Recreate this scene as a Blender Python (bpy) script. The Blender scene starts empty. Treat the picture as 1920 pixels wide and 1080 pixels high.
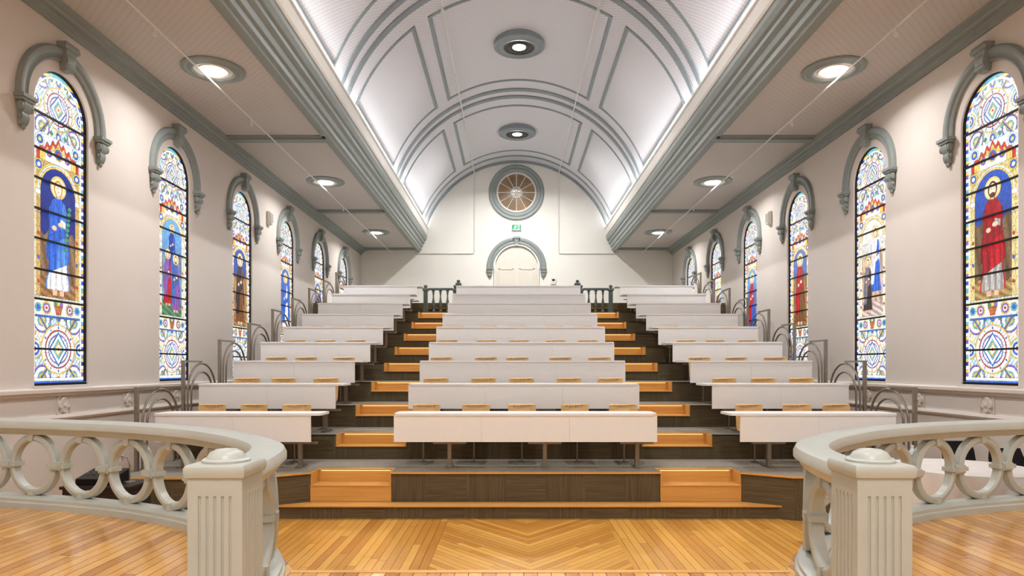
import bpy, bmesh, math, random
import numpy as np
from mathutils import Vector, Matrix
random.seed(4)
scene = bpy.context.scene
COL = scene.collection
E = 1.85
pi = math.pi

# ------------------------------------------------------------------ materials
def lin(c):
    return tuple(((v/255.0)/12.92 if v/255.0 <= 0.04045 else ((v/255.0+0.055)/1.055)**2.4) for v in c[:3])
def L4(c): return (*lin(c), 1.0)

def newmat(name):
    m = bpy.data.materials.new(name); m.use_nodes = True
    nt = m.node_tree
    return m, nt, nt.nodes["Principled BSDF"]
def nd(nt, t, **kw):
    n = nt.nodes.new(t)
    for k, v in kw.items(): setattr(n, k, v)
    return n
def MA(nt, op, a, b=None, c=None):
    n = nt.nodes.new("ShaderNodeMath"); n.operation = op
    for i, v in enumerate((a, b, c)):
        if v is None: continue
        if isinstance(v, (int, float)): n.inputs[i].default_value = v
        else: nt.links.new(v, n.inputs[i])
    return n.outputs[0]
def mixc(nt, fac, a, b):
    n = nt.nodes.new("ShaderNodeMix"); n.data_type = 'RGBA'
    if isinstance(fac, (int, float)): n.inputs[0].default_value = fac
    else: nt.links.new(fac, n.inputs[0])
    for s, v in ((n.inputs[6], a), (n.inputs[7], b)):
        if isinstance(v, tuple): s.default_value = v
        else: nt.links.new(v, s)
    return n.outputs[2]

def paint(name, c, rough=.55, metal=0.0, var=.08, scale=6.0, bump=0.0, bscale=60):
    m, nt, b = newmat(name)
    tc = nd(nt, "ShaderNodeTexCoord")
    no = nd(nt, "ShaderNodeTexNoise"); no.inputs["Scale"].default_value = scale
    no.inputs["Detail"].default_value = 3
    nt.links.new(tc.outputs["Object"], no.inputs["Vector"])
    d = tuple(max(0, v*(1-var)) for v in c)
    col = mixc(nt, no.outputs["Fac"], L4(d), L4(tuple(min(255, v*(1+var*.5)) for v in c)))
    nt.links.new(col, b.inputs["Base Color"])
    b.inputs["Roughness"].default_value = rough
    b.inputs["Metallic"].default_value = metal
    if bump:
        n2 = nd(nt, "ShaderNodeTexNoise"); n2.inputs["Scale"].default_value = bscale
        nt.links.new(tc.outputs["Object"], n2.inputs["Vector"])
        bp = nd(nt, "ShaderNodeBump"); bp.inputs["Strength"].default_value = bump
        bp.inputs["Distance"].default_value = .01
        nt.links.new(n2.outputs["Fac"], bp.inputs["Height"])
        nt.links.new(bp.outputs["Normal"], b.inputs["Normal"])
    return m

def tinmat(name, c, dark, size, curved):
    m, nt, b = newmat(name)
    tc = nd(nt, "ShaderNodeTexCoord"); sp = nd(nt, "ShaderNodeSeparateXYZ")
    nt.links.new(tc.outputs["Object"], sp.inputs[0])
    if curved:
        u = MA(nt, 'MULTIPLY', MA(nt, 'ARCTAN2', sp.outputs[0], MA(nt, 'SUBTRACT', sp.outputs[2], E+4.24)), 3.72)
    else: u = sp.outputs[0]
    v = sp.outputs[1]
    p = MA(nt, 'DIVIDE', MA(nt, 'ADD', u, v), size); q = MA(nt, 'DIVIDE', MA(nt, 'SUBTRACT', u, v), size)
    a1 = MA(nt, 'ABSOLUTE', MA(nt, 'SUBTRACT', MA(nt, 'FRACT', p), .5)); a2 = MA(nt, 'ABSOLUTE', MA(nt, 'SUBTRACT', MA(nt, 'FRACT', q), .5))
    h = MA(nt, 'MAXIMUM', a1, a2)
    f = MA(nt, 'MULTIPLY', MA(nt, 'GREATER_THAN', h, .40), .9)
    nt.links.new(mixc(nt, f, L4(c), L4(dark)), b.inputs["Base Color"])
    b.inputs["Roughness"].default_value = .6
    return m

def planks(name, c1, c2, w=.085, chevron=False, rough=.28, gapc=(95, 55, 20)):
    m, nt, b = newmat(name)
    tc = nd(nt, "ShaderNodeTexCoord"); sp = nd(nt, "ShaderNodeSeparateXYZ")
    nt.links.new(tc.outputs["Object"], sp.inputs[0])
    x, y = sp.outputs[0], sp.outputs[1]
    if chevron:
        ax = MA(nt, 'ABSOLUTE', x)
        mk = MA(nt, 'LESS_THAN', ax, .95)
        inv = MA(nt, 'SUBTRACT', 1.0, mk)
        tch = MA(nt, 'MULTIPLY_ADD', ax, -.9, MA(nt, 'MULTIPLY', y, .75))
        lch = MA(nt, 'MULTIPLY_ADD', ax, .8, y)
        t = MA(nt, 'ADD', MA(nt, 'MULTIPLY', tch, mk), MA(nt, 'MULTIPLY', x, inv))
        l = MA(nt, 'ADD', MA(nt, 'MULTIPLY', lch, mk), MA(nt, 'MULTIPLY', y, inv))
    else:
        t, l = x, y
    q = MA(nt, 'DIVIDE', MA(nt, 'ADD', t, 50.0), w)
    idx = MA(nt, 'FLOOR', q); fr = MA(nt, 'FRACT', q)
    wn = nd(nt, "ShaderNodeTexWhiteNoise"); wn.noise_dimensions = '1D'
    nt.links.new(idx, wn.inputs["W"])
    lp = MA(nt, 'DIVIDE', MA(nt, 'MULTIPLY_ADD', wn.outputs["Value"], 5.0, l), 2.6)
    bi = MA(nt, 'FLOOR', lp)
    w2 = nd(nt, "ShaderNodeTexWhiteNoise"); w2.noise_dimensions = '1D'
    nt.links.new(MA(nt, 'MULTIPLY_ADD', bi, 37.7, idx), w2.inputs["W"])
    cv = nd(nt, "ShaderNodeCombineXYZ")
    nt.links.new(MA(nt, 'MULTIPLY', t, 45.0), cv.inputs[0])
    nt.links.new(MA(nt, 'MULTIPLY', l, 3.0), cv.inputs[1])
    nt.links.new(MA(nt, 'MULTIPLY', w2.outputs["Value"], 20.0), cv.inputs[2])
    no = nd(nt, "ShaderNodeTexNoise"); no.inputs["Scale"].default_value = 1.0; no.inputs["Detail"].default_value = 4
    nt.links.new(cv.outputs[0], no.inputs["Vector"])
    fac = MA(nt, 'ADD', MA(nt, 'MULTIPLY', w2.outputs["Value"], .7), MA(nt, 'MULTIPLY', no.outputs["Fac"], .45))
    col = mixc(nt, fac, L4(c1), L4(c2))
    gap = MA(nt, 'LESS_THAN', fr, .07)
    egap = MA(nt, 'LESS_THAN', MA(nt, 'FRACT', lp), .003)
    g = MA(nt, 'MULTIPLY', MA(nt, 'MAXIMUM', gap, egap), .8)
    nt.links.new(mixc(nt, g, col, L4(gapc)), b.inputs["Base Color"])
    b.inputs["Roughness"].default_value = rough
    b.inputs["Coat Weight"].default_value = .4; b.inputs["Coat Roughness"].default_value = .12
    return m

def woodmat(name, c1, c2, rough=.4):
    m, nt, b = newmat(name)
    tc = nd(nt, "ShaderNodeTexCoord")
    mp = nd(nt, "ShaderNodeMapping"); mp.inputs["Scale"].default_value = (2.0, 30, 40)
    nt.links.new(tc.outputs["Object"], mp.inputs["Vector"])
    no = nd(nt, "ShaderNodeTexNoise"); no.inputs["Scale"].default_value = 1.0; no.inputs["Detail"].default_value = 4
    nt.links.new(mp.outputs[0], no.inputs["Vector"])
    nt.links.new(mixc(nt, no.outputs["Fac"], L4(c1), L4(c2)), b.inputs["Base Color"])
    b.inputs["Roughness"].default_value = rough
    return m

def carpetmat(name):
    m, nt, b = newmat(name)
    tc = nd(nt, "ShaderNodeTexCoord"); s0 = nd(nt, "ShaderNodeSeparateXYZ")
    nt.links.new(tc.outputs["Object"], s0.inputs[0])
    def noise(sc):
        mp = nd(nt, "ShaderNodeMapping"); mp.inputs["Scale"].default_value = sc
        nt.links.new(tc.outputs["Object"], mp.inputs["Vector"])
        no = nd(nt, "ShaderNodeTexNoise"); no.inputs["Scale"].default_value = 1.0; no.inputs["Detail"].default_value = 2
        nt.links.new(mp.outputs[0], no.inputs["Vector"]); return no.outputs["Fac"]
    nh = noise((2, 2, 130)); nv = noise((130, 3, 2))
    tile = MA(nt, 'LESS_THAN', MA(nt, 'FRACT', MA(nt, 'MULTIPLY', MA(nt, 'ADD', s0.outputs[0], 20.25), 1.0)), .5)
    fac = MA(nt, 'ADD', MA(nt, 'MULTIPLY', nh, tile), MA(nt, 'MULTIPLY', nv, MA(nt, 'SUBTRACT', 1.0, tile)))
    rp = nd(nt, "ShaderNodeValToRGB"); rp.color_ramp.elements[0].position = .3; rp.color_ramp.elements[1].position = .7
    rp.color_ramp.elements[0].color = L4((90, 80, 62)); rp.color_ramp.elements[1].color = L4((122, 110, 88))
    nt.links.new(fac, rp.inputs[0])
    ge = nd(nt, "ShaderNodeNewGeometry"); sp = nd(nt, "ShaderNodeSeparateXYZ")
    nt.links.new(ge.outputs["Normal"], sp.inputs[0])
    up = MA(nt, 'GREATER_THAN', sp.outputs[2], .5)
    top = mixc(nt, nv, L4((120, 114, 104)), L4((164, 158, 148)))  # upward faces paler: grazing light put into the carpet colour
    nt.links.new(mixc(nt, up, rp.outputs[0], top), b.inputs["Base Color"])
    b.inputs["Roughness"].default_value = .95
    return m

def emis(name, c, s, sampling=True):
    m, nt, b = newmat(name)
    b.inputs["Base Color"].default_value = (*c, 1)
    b.inputs["Emission Color"].default_value = (*c, 1)
    b.inputs["Emission Strength"].default_value = s
    if not sampling: m.cycles.emission_sampling = 'NONE'
    return m

M_WALL = paint("wall_plaster", (223, 216, 211), .7, var=.02, scale=1.5, bump=.05, bscale=40)
M_WALLB = paint("back_wall_plaster", (240, 239, 234), .7, var=.02, scale=1.5)
M_TEAL = paint("grey_green_paint", (150, 159, 158), .45, var=.05)
M_TEALV = paint("vault_moulding_paint", (142, 152, 157), .5, var=.05)
M_CREAM = paint("cream_paint", (230, 228, 224), .5, var=.03)
M_DOOR = paint("door_paint", (226, 221, 212), .5, var=.03)
M_VAULT = tinmat("vault_pressed_tin", (222, 222, 226), (198, 198, 206), .10, True)
M_SIDEC = tinmat("side_ceiling_pressed_tin", (202, 197, 193), (192, 187, 183), .12, False)
M_FLOOR = planks("hardwood_chevron_floor", (186, 122, 48), (242, 192, 104), .085, True, .3)
M_STAGE = planks("hardwood_stage_floor", (170, 108, 46), (236, 184, 106), .085, False, .2, (70, 42, 20))
M_WOOD = woodmat("maple_step_wood", (200, 146, 80), (234, 188, 118))
M_CHAIR = woodmat("beech_plywood", (216, 180, 128), (234, 204, 156))
M_CARPET = carpetmat("striped_carpet")
M_DESK = paint("white_laminate", (243, 245, 249), .4, var=.015, scale=30)
M_DARKM = paint("dark_metal", (80, 76, 74), .4, .5, var=.1)
M_STEEL = paint("brushed_steel", (158, 153, 146), .35, .7, var=.1, scale=20)
M_RAIL = paint("sage_grey_gloss_paint", (190, 196, 192), .35, var=.04)
M_PIPE = paint("white_pipe", (228, 226, 222), .4, var=.02)
M_LEAD = paint("lead_black", (28, 26, 26), .5, var=.1)
M_FRAME = paint("window_frame_paint", (170, 166, 162), .5, var=.05)
M_CLOTH = paint("white_table_linen", (226, 222, 220), .9, var=.04)
M_BLACK = paint("black_plastic", (24, 24, 28), .45, var=.1)
M_BLUE = paint("blue_label", (50, 110, 200), .4, var=.05)
M_BOTTLE = paint("clear_bottle_plastic", (205, 218, 228), .15, var=.03)
M_OCUL = paint("amber_brown_glass", (158, 134, 108), .15, var=.4, scale=2.5)
M_LAMP = emis("lamp_glow", (1, .96, .9), 10)
M_COVE = emis("cove_led_glow", (1, .99, .99), 44)
M_STEPL = emis("step_led_glow", (1, .74, .38), 1.6)
M_GREEN = emis("exit_sign_green", lin((20, 130, 90)), .8, False)
M_SIGNW = emis("exit_sign_white", (.9, 1, .95), 1.0, False)

def glassmat():
    m, nt, b = newmat("stained_glass")
    at = nd(nt, "ShaderNodeAttribute"); at.attribute_name = "pane_colour"
    nt.links.new(at.outputs["Color"], b.inputs["Emission Color"])
    b.inputs["Emission Strength"].default_value = 1.2  # backlight of the panes put into the glass as emission
    b.inputs["Base Color"].default_value = (.02, .02, .02, 1)
    b.inputs["Roughness"].default_value = .4
    m.cycles.emission_sampling = 'NONE'
    return m
M_GLASS = glassmat()

# ------------------------------------------------------------------ mesh builder
class MB:
    def __init__(s): s.v = []; s.f = []
    def box(s, x0, x1, y0, y1, z0, z1):
        n = len(s.v)
        s.v += [(x0,y0,z0),(x1,y0,z0),(x1,y1,z0),(x0,y1,z0),(x0,y0,z1),(x1,y0,z1),(x1,y1,z1),(x0,y1,z1)]
        s.f += [tuple(n+i for i in q) for q in ((0,3,2,1),(4,5,6,7),(0,1,5,4),(1,2,6,5),(2,3,7,6),(3,0,4,7))]
        return s
    def loft(s, rings, closed=True, cap=True, loop=False):
        n = len(s.v); k = len(rings[0]); R = len(rings)
        for r in rings: s.v += [tuple(p) for p in r]
        for i in range(R if loop else R-1):
            a = n+i*k; b = n+((i+1) % R)*k
            for j in range(k if closed else k-1):
                j2 = (j+1) % k
                s.f.append((a+j, a+j2, b+j2, b+j))
        if cap and not loop and closed:
            s.f.append(tuple(n+j for j in range(k))[::-1]); s.f.append(tuple(n+(R-1)*k+j for j in range(k)))
        return s
    def prism(s, poly, axis, a0, a1):
        def P(p, a):
            return {'x': (a, p[0], p[1]), 'y': (p[0], a, p[1]), 'z': (p[0], p[1], a)}[axis]
        return s.loft([[P(p, a0) for p in poly], [P(p, a1) for p in poly]])
    def lathe(s, prof, n=24, c=(0,0,0), axis='z', cap=True):
        rings = []
        for r, h in prof:
            ring = []
            for i in range(n):
                a = 2*pi*i/n
                u, w = r*math.cos(a), r*math.sin(a)
                p = {'z': (u, w, h), 'x': (h, u, w), 'y': (u, h, w)}[axis]
                ring.append((p[0]+c[0], p[1]+c[1], p[2]+c[2]))
            rings.append(ring)
        return s.loft(rings, cap=cap)
    def tube(s, pts, r, n=8):
        pts = [Vector(p) for p in pts]
        rings = []
        up = None
        for i, p in enumerate(pts):
            t = (pts[min(i+1, len(pts)-1)]-pts[max(i-1, 0)]).normalized()
            if up is None:
                up = Vector((0,0,1)) if abs(t.z) < .9 else Vector((1,0,0))
            a = t.cross(up).normalized(); b = a.cross(t).normalized(); up = b
            rings.append([p+a*r*math.cos(2*pi*k/n)+b*r*math.sin(2*pi*k/n) for k in range(n)])
        return s.loft(rings)
    def mesh(s, name, smooth=False):
        me = bpy.data.meshes.new(name)
        me.from_pydata([tuple(v) for v in s.v], [], s.f)
        bm = bmesh.new(); bm.from_mesh(me)
        bmesh.ops.recalc_face_normals(bm, faces=bm.faces)
        bm.to_mesh(me); bm.free()
        if smooth:
            for p in me.polygons: p.use_smooth = True
            try: me.set_sharp_from_angle(angle=math.radians(40))
            except Exception: pass
        return me

KIDS = {}
def reg(o, parent):
    COL.objects.link(o)
    if parent is not None:
        o.parent = parent
        KIDS.setdefault(parent.name, []).append(o)
def thing(name, label, cat, loc=(0,0,0), rot=0.0, group=None, kind=None):
    o = bpy.data.objects.new(name, None); o.empty_display_size = .1
    o.location = loc; o.rotation_euler = (0, 0, rot)
    reg(o, None); o["label"] = label; o["category"] = cat
    if group: o["group"] = group
    if kind: o["kind"] = kind
    return o
def solid(name, mb, mat, label, cat, kind=None, group=None, loc=(0,0,0), rot=0.0, smooth=False):
    me = mb if isinstance(mb, bpy.types.Mesh) else mb.mesh(name, smooth)
    if not me.materials: me.materials.append(mat)
    o = bpy.data.objects.new(name, me); o.location = loc; o.rotation_euler = (0,0,rot)
    reg(o, None); o["label"] = label; o["category"] = cat
    if kind: o["kind"] = kind
    if group: o["group"] = group
    return o
def part(parent, name, mb, mat, loc=(0,0,0), rot=0.0, smooth=False, label=None):
    me = mb if isinstance(mb, bpy.types.Mesh) else mb.mesh(name, smooth)
    if not me.materials: me.materials.append(mat)
    o = bpy.data.objects.new(name, me); o.location = loc; o.rotation_euler = (0,0,rot)
    reg(o, parent)
    if label: o["label"] = label
    return o
def dup(src, loc, rot=None, label=None):
    def rec(x, p):
        n = x.copy(); reg(n, p)
        for c in KIDS.get(x.name, []): rec(c, n)
        return n
    n = rec(src, None); n.location = loc
    if rot is not None: n.rotation_euler = (0,0,rot)
    if label: n["label"] = label
    return n

# ------------------------------------------------------------------ dimensions
X = 6.0; YB = 25.7; YF = -4.0
HC = E+4.55
VR = 3.72; VC = E+4.24
WY = [8.65+2.89*i for i in range(6)]
WB = 1.63; WW = 1.04; WS = 3.50
RIBS = [1.0, 7.1, 13.2, 19.3, 25.35]
LY = [-1.95, 4.05, 10.15, 16.25, 22.3]  # first two rows of lamps are out of view, added as fill light

# ------------------------------------------------------------------ room shell
def side_wall(sign, name, label):
    mb = MB()
    x = sign*X
    def poly(pts):
        n = len(mb.v); mb.v += [(x, p[0], p[1]) for p in pts]; mb.f.append(tuple(range(n, n+len(pts))))
    edges = [WY[0]-1.445] + [w+1.445 for w in WY]
    top = HC+.2
    poly([(YF,0),(edges[0],0),(edges[0],top),(YF,top)])
    poly([(edges[-1],0),(YB,0),(YB,top),(edges[-1],top)])
    h = WW/2
    for i, yc in enumerate(WY):
        arc = [(yc+h*math.cos(a), WB+WS+h*math.sin(a)) for a in [pi*k/24 for k in range(25)]]
        right = [(yc,0),(edges[i+1],0),(edges[i+1],top),(yc,top)] + arc[:13][::-1] + [(yc+h,WB),(yc,WB)]
        left = [(yc,0),(yc,WB),(yc-h,WB)] + arc[12:][::-1] + [(yc,top),(edges[i],top),(edges[i],0)]
        poly(right); poly(left)
        outl = [(yc-h,WB),(yc+h,WB)] + arc
        n = len(mb.v); k = len(outl)
        mb.v += [(x, p[0], p[1]) for p in outl] + [(x+sign*.22, p[0], p[1]) for p in outl]
        for j in range(k):
            j2 = (j+1) % k; mb.f.append((n+j, n+j2, n+k+j2, n+k+j))
    me = bpy.data.meshes.new(name); me.from_pydata(mb.v, [], mb.f)
    solid(name, me, M_WALL, label, "wall", "structure")
side_wall(-1, "wall_left", "cream plastered side wall with tall arched window openings")
side_wall(1, "wall_right", "cream plastered side wall with tall arched window openings")
solid("wall_back", MB().box(-X-.2, X+.2, YB, YB+.2, 0, 10.2), M_WALLB, "cream end wall under the barrel vault with round window and door", "wall", "structure")
solid("wall_front", MB().box(-X-.2, X+.2, YF-.2, YF, 0, 10.2), M_WALLB, "plain cream end wall behind the stage", "wall", "structure")
solid("floor", MB().box(-X-.2, X+.2, YF, YB, -.1, 0), M_FLOOR, "honey-coloured hardwood floor with chevron strip in the middle", "floor", "structure")

mb = MB()
a0 = math.asin(3.607/VR)
N = 72; ys = [YF + (YB-YF)*i/12 for i in range(13)]
mb.loft([[(VR*math.sin(-a0+2*a0*j/N), y, VC+VR*math.cos(-a0+2*a0*j/N)) for j in range(N+1)] for y in ys], closed=False, cap=False)
solid("ceiling", mb, M_VAULT, "white barrel-vaulted ceiling of patterned pressed tin", "ceiling", "structure", smooth=True)
for sg in (-1, 1):
    mb = MB(); a, b = sorted((sg*3.7, sg*(X+.1)))
    mb.box(a, b, YF, YB, HC, HC+.12)
    solid("ceiling", mb, M_SIDEC, "flat greyish pressed tin ceiling over the side bay", "ceiling", "structure")

tn = [0]
def trim(mb, mat, label, smooth=False, loc=(0,0,0), rot=0):
    tn[0] += 1
    return solid("trim_%d" % tn[0], mb, mat, label, "trim", "structure", smooth=smooth, loc=loc, rot=rot)

for sg in (-1, 1):
    pr = [(3.90,4.55),(3.90,4.52),(3.82,4.52),(3.80,4.47),(3.72,4.47),(3.70,4.52),(3.66,4.54),(3.66,4.64),(3.62,4.66),
          (3.60,4.76),(3.54,4.80),(3.54,4.88),(3.50,4.90),(3.46,4.98),(3.46,5.08),(3.75,5.08),(3.75,4.56)]
    trim(MB().prism([(sg*p[0], E+p[1]) for p in pr], 'y', YF, YB), M_TEAL, "grey-green stepped moulding along the vault opening")
    pr = [(3.75,5.08),(3.44,5.08),(3.42,5.12),(3.42,5.34),(3.39,5.36),(3.39,5.39),(3.43,5.39),(3.45,5.16),(3.75,5.16)]
    trim(MB().prism([(sg*p[0], E+p[1]) for p in pr], 'y', YF, YB), M_CREAM, "cream cove ledge along the foot of the vault")
    pr = [(6,4.36),(5.97,4.36),(5.96,4.40),(5.92,4.42),(5.91,4.46),(5.86,4.47),(5.84,4.50),(5.76,4.51),(5.75,4.55),(6,4.55)]
    trim(MB().prism([(sg*p[0], E+p[1]) for p in pr], 'y', YF, YB), M_TEAL, "grey-green cornice where side wall meets ceiling")
    for y in RIBS:
        if y < 5: continue
        a, b = sorted((sg*3.74, sg*5.76))
        m = MB().box(a, b, y-.18, y+.18, HC-.03, HC).box(a, b, y-.1, y+.1, HC-.06, HC-.03)
        trim(m, M_TEAL, "grey-green flat beam across the side ceiling")
    a, b = sorted((sg*3.48, sg*3.56))
    solid("cove_light_strip", MB().box(a, b, YF+.2, YB-.1, E+5.17, E+5.185), M_COVE, "long white led strip hidden on the cove ledge", "light", group="cove light strips")
    pr = [(6,1.49),(5.97,1.49),(5.96,1.52),(5.93,1.54),(5.93,1.58),(5.97,1.59),(6,1.6)]
    d = trim(MB().prism([(sg*p[0], p[1]) for p in pr], 'y', YF, YB), M_WALL, "cream chair rail under the windows")
    pr = [(6,1.18),(5.975,1.18),(5.96,1.21),(5.975,1.25),(6,1.25)]
    trim(MB().prism([(sg*p[0], p[1]) for p in pr], 'y', YF, YB), M_WALL, "cream lower dado moulding")
    for yc in (8.65, 11.54, 14.43, 10.1, 13.0):
        m = MB()
        for k in range(4):
            m.lathe([(.001,.03),(.04,.03),(.055,.015),(.06,0)][::-1], 12, (0, .055*math.cos(pi/2*k), .055*math.sin(pi/2*k)), 'x')
        m.lathe([(.03,0),(.03,.045),(.001,.05)], 10, (0,0,0), 'x')
        m.box(0,.015,-.13,.13,-.13,-.115); m.box(0,.015,-.13,.13,.115,.13); m.box(0,.015,-.13,-.115,-.13,.13); m.box(0,.015,.115,.13,-.13,.13)
        trim(m, M_WALL, "cream quatrefoil rosette on the dado", loc=(sg*5.999, yc, 1.37), rot=0 if sg < 0 else pi)

def arcband(mb, y0, y1, t0, t1, depth, n=48):
    rings = []
    for i in range(n+1):
        a = t0+(t1-t0)*i/n
        def P(y, d): return ((VR-d)*math.sin(a), y, VC+(VR-d)*math.cos(a))
        w = (y1-y0)
        rings.append([P(y0, -.01), P(y0, depth*.6), P(y0+w*.25, depth), P(y1-w*.25, depth), P(y1, depth*.6), P(y1, -.01)])
    mb.loft(rings)
def longband(mb, t, w, y0, y1, depth):
    dt = w/2/VR
    poly = []
    for a, d in ((t-dt,-.01),(t-dt,depth*.6),(t-dt*.5,depth),(t+dt*.5,depth),(t+dt,depth*.6),(t+dt,-.01)):
        poly.append(((VR-d)*math.sin(a), VC+(VR-d)*math.cos(a)))
    mb.prism(poly, 'y', y0, y1)
am = math.radians(75.5)
for y in RIBS:
    if y > 25:
        m = MB(); arcband(m, y-.45, y-.31, -am, am, .03); arcband(m, YB-.16, YB-.001, -am, am, .07)
    else:
        m = MB(); arcband(m, y-.36, y-.17, -am, am, .045); arcband(m, y+.13, y+.32, -am, am, .045)
    o = trim(m, M_TEALV, "blue-grey double arched rib across the vault", smooth=True)
for i in range(len(RIBS)-1):
    ya, yb = RIBS[i]+.85, RIBS[i+1]-.85
    if i == len(RIBS)-2: yb = RIBS[i+1]-.95
    w = .09
    r = math.radians
    for t0, t1 in ((r(-31), r(31)), (r(37.5), r(69)), (r(-69), r(-37.5))):
        m = MB()
        arcband(m, ya, ya+w, t0, t1, .025, 30); arcband(m, yb-w, yb, t0, t1, .025, 30)
        longband(m, t0, w, ya, yb, .025); longband(m, t1, w, ya, yb, .025)
        trim(m, M_TEALV, "blue-grey thin moulding framing a vault panel", smooth=True)

# ------------------------------------------------------------------ ceiling lights
def lamp_light(parent, r, power, z=-.02):
    l = bpy.data.lights.new("downlight", 'AREA'); l.shape = 'DISK'; l.size = r*2; l.energy = power; l.color = (1, .98, .955)
    l.spread = math.radians(150)
    o = bpy.data.objects.new("lamp_light", l); o.location = (0,0,z); reg(o, parent)
def fixture(x, y, z, R, r, power, vault=False):
    t = thing("ceiling_light", "round recessed ceiling light in a grey-green plaster ring" if not vault else "round ceiling light with wide blue-grey ring at the vault crown",
              "light", (x,y,z), group="recessed ceiling lights")
    d = .12 if vault else .0
    prof = [(R,.02),(R,-.02-d),(R-.04,-.04-d),(R*.86,-.035-d),(R*.82,-.02-d),(R*.74,-.035-d),(R*.66,-.05-d),(R*.6,-.035-d),(R*.58,.02)]
    part(t, "medallion", MB().lathe(prof, 48, cap=False), M_TEALV if vault else M_TEAL, smooth=True)
    prof = [(R*.6,-.03-d),(R*.5,-.02-d),(r+.03,-.04-d),(r,-.03-d)] if not vault else [(R*.6,-.04-d),(R*.5,-.02-d),(r+.1,-.03-d),(r+.06,-.05-d),(r,-.03-d)]
    part(t, "inner_ring", MB().lathe(prof, 48, cap=False), M_CREAM if not vault else M_DARKM, smooth=True)
    part(t, "lamp", MB().lathe([(r,-.03-d),(r*.9,-.035-d),(.001,-.035-d)], 40, cap=False), M_LAMP)
    lamp_light(t, r*.95, power, -.045-d)
for y in LY:
    for sg in (-1, 1):
        fixture(sg*4.72, y, HC, .455, .19, 54 if y > 5 else (28 if y > 0 else 80))
    fixture(0, y, VC+VR, .62, .16, 320 if y > 20 else (130 if y > 5 else (110 if y > 0 else 320)), True)

# ------------------------------------------------------------------ hood mouldings
def hood_sweep(prof, zs, leg, n=36):
    rings = []
    if leg: rings.append([(x, r, zs-leg) for r, x in prof])
    for i in range(n+1):
        a = pi*i/n
        rings.append([(x, r*math.cos(a), zs+r*math.sin(a)) for r, x in prof])
    if leg: rings.append([(x, -r, zs-leg) for r, x in prof])
    return MB().loft(rings)
def corbel_mesh(k=1.0, kd=1.0):
    m = MB()
    m.box(0,.21*k,-.14*k,.14*k,-.05*k,0); m.box(0,.18*k,-.12*k,.12*k,-.09*k,-.05*k)
    pr = [(0,-.09),(.15,-.09),(.165,-.15),(.14,-.21),(.10,-.25),(.115,-.31),(.085,-.37),(.04,-.41),(0,-.43)]
    m.prism([(p[0]*k, p[1]*k) for p in pr], 'y', -.07*k, .07*k)
    for yy in (-.095, .095):
        m.lathe([(.03*k,-.025*k),(.06*k,-.02*k),(.065*k,0),(.06*k,.02*k),(.03*k,.025*k)], 14, (.10*k, yy*k, -.16*k), 'y')
        m.lathe([(.02*k,-.02*k),(.04*k,0),(.02*k,.02*k)], 10, (.06*k, yy*.85*k, -.3*k), 'y')
    m.lathe([(.001,.03*k),(.035*k,.015*k),(.04*k,-.02*k),(.001,-.06*k)], 10, (.05*k,0,-.43*k))
    m.v = [(p[0]*kd, p[1], p[2]) for p in m.v]
    return m
def keystone_mesh(k=1.0, kd=1.0):
    m = MB()
    rings = []
    for z, hw, d in ((-.05,.07,.15),(0,.085,.2),(.1,.09,.22),(.22,.11,.2),(.3,.14,.24),(.36,.15,.24)):
        rings.append([(0,-hw*k,z*k),(d*k,-hw*k,z*k),(d*k,hw*k,z*k),(0,hw*k,z*k)])
    m.loft(rings)
    for z, x, r, w in ((.3,.22,.05,.17),(.02,.18,.045,.11),(.17,.2,.03,.06)):
        m.lathe([(r*.6*k,-w*k),(r*k,-w*.8*k),(r*k,w*.8*k),(r*.6*k,w*k)], 12, (x*k,0,z*k), 'y')
    m.v = [(p[0]*kd, p[1], p[2]) for p in m.v]
    return m
CORB = corbel_mesh(.85, .7).mesh("corbel", True); CORB.materials.append(M_TEAL)
KEY = keystone_mesh(.85, .65).mesh("keystone", True); KEY.materials.append(M_TEAL)
hp = [(.655,-.01),(.655,.03),(.68,.045),(.70,.03),(.72,.03),(.74,.055),(.78,.07),(.82,.06),(.84,.03),(.84,-.01)]
HOOD = hood_sweep(hp, WS, .06).mesh("hood_moulding", True); HOOD.materials.append(M_TEAL)
fp = [(.522,-.1),(.522,-.03),(.507,-.03),(.502,-.05),(.502,-.1)]
def frame_mesh():
    m = hood_sweep(fp, WS, WS-.04)
    m.box(-.1,-.03,-.52,.52,-.01,.03)
    return m.mesh("frame", True)
FRAME = frame_mesh(); FRAME.materials.append(M_LEAD)
SILL = MB().box(-.1,.03,-.56,.56,-.05,-.0).mesh("sill"); SILL.materials.append(M_WALL)
BAR = MB().box(-.055,-.03,-.51,.51,-.012,.012).mesh("saddle_bar"); BAR.materials.append(M_LEAD)

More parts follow.
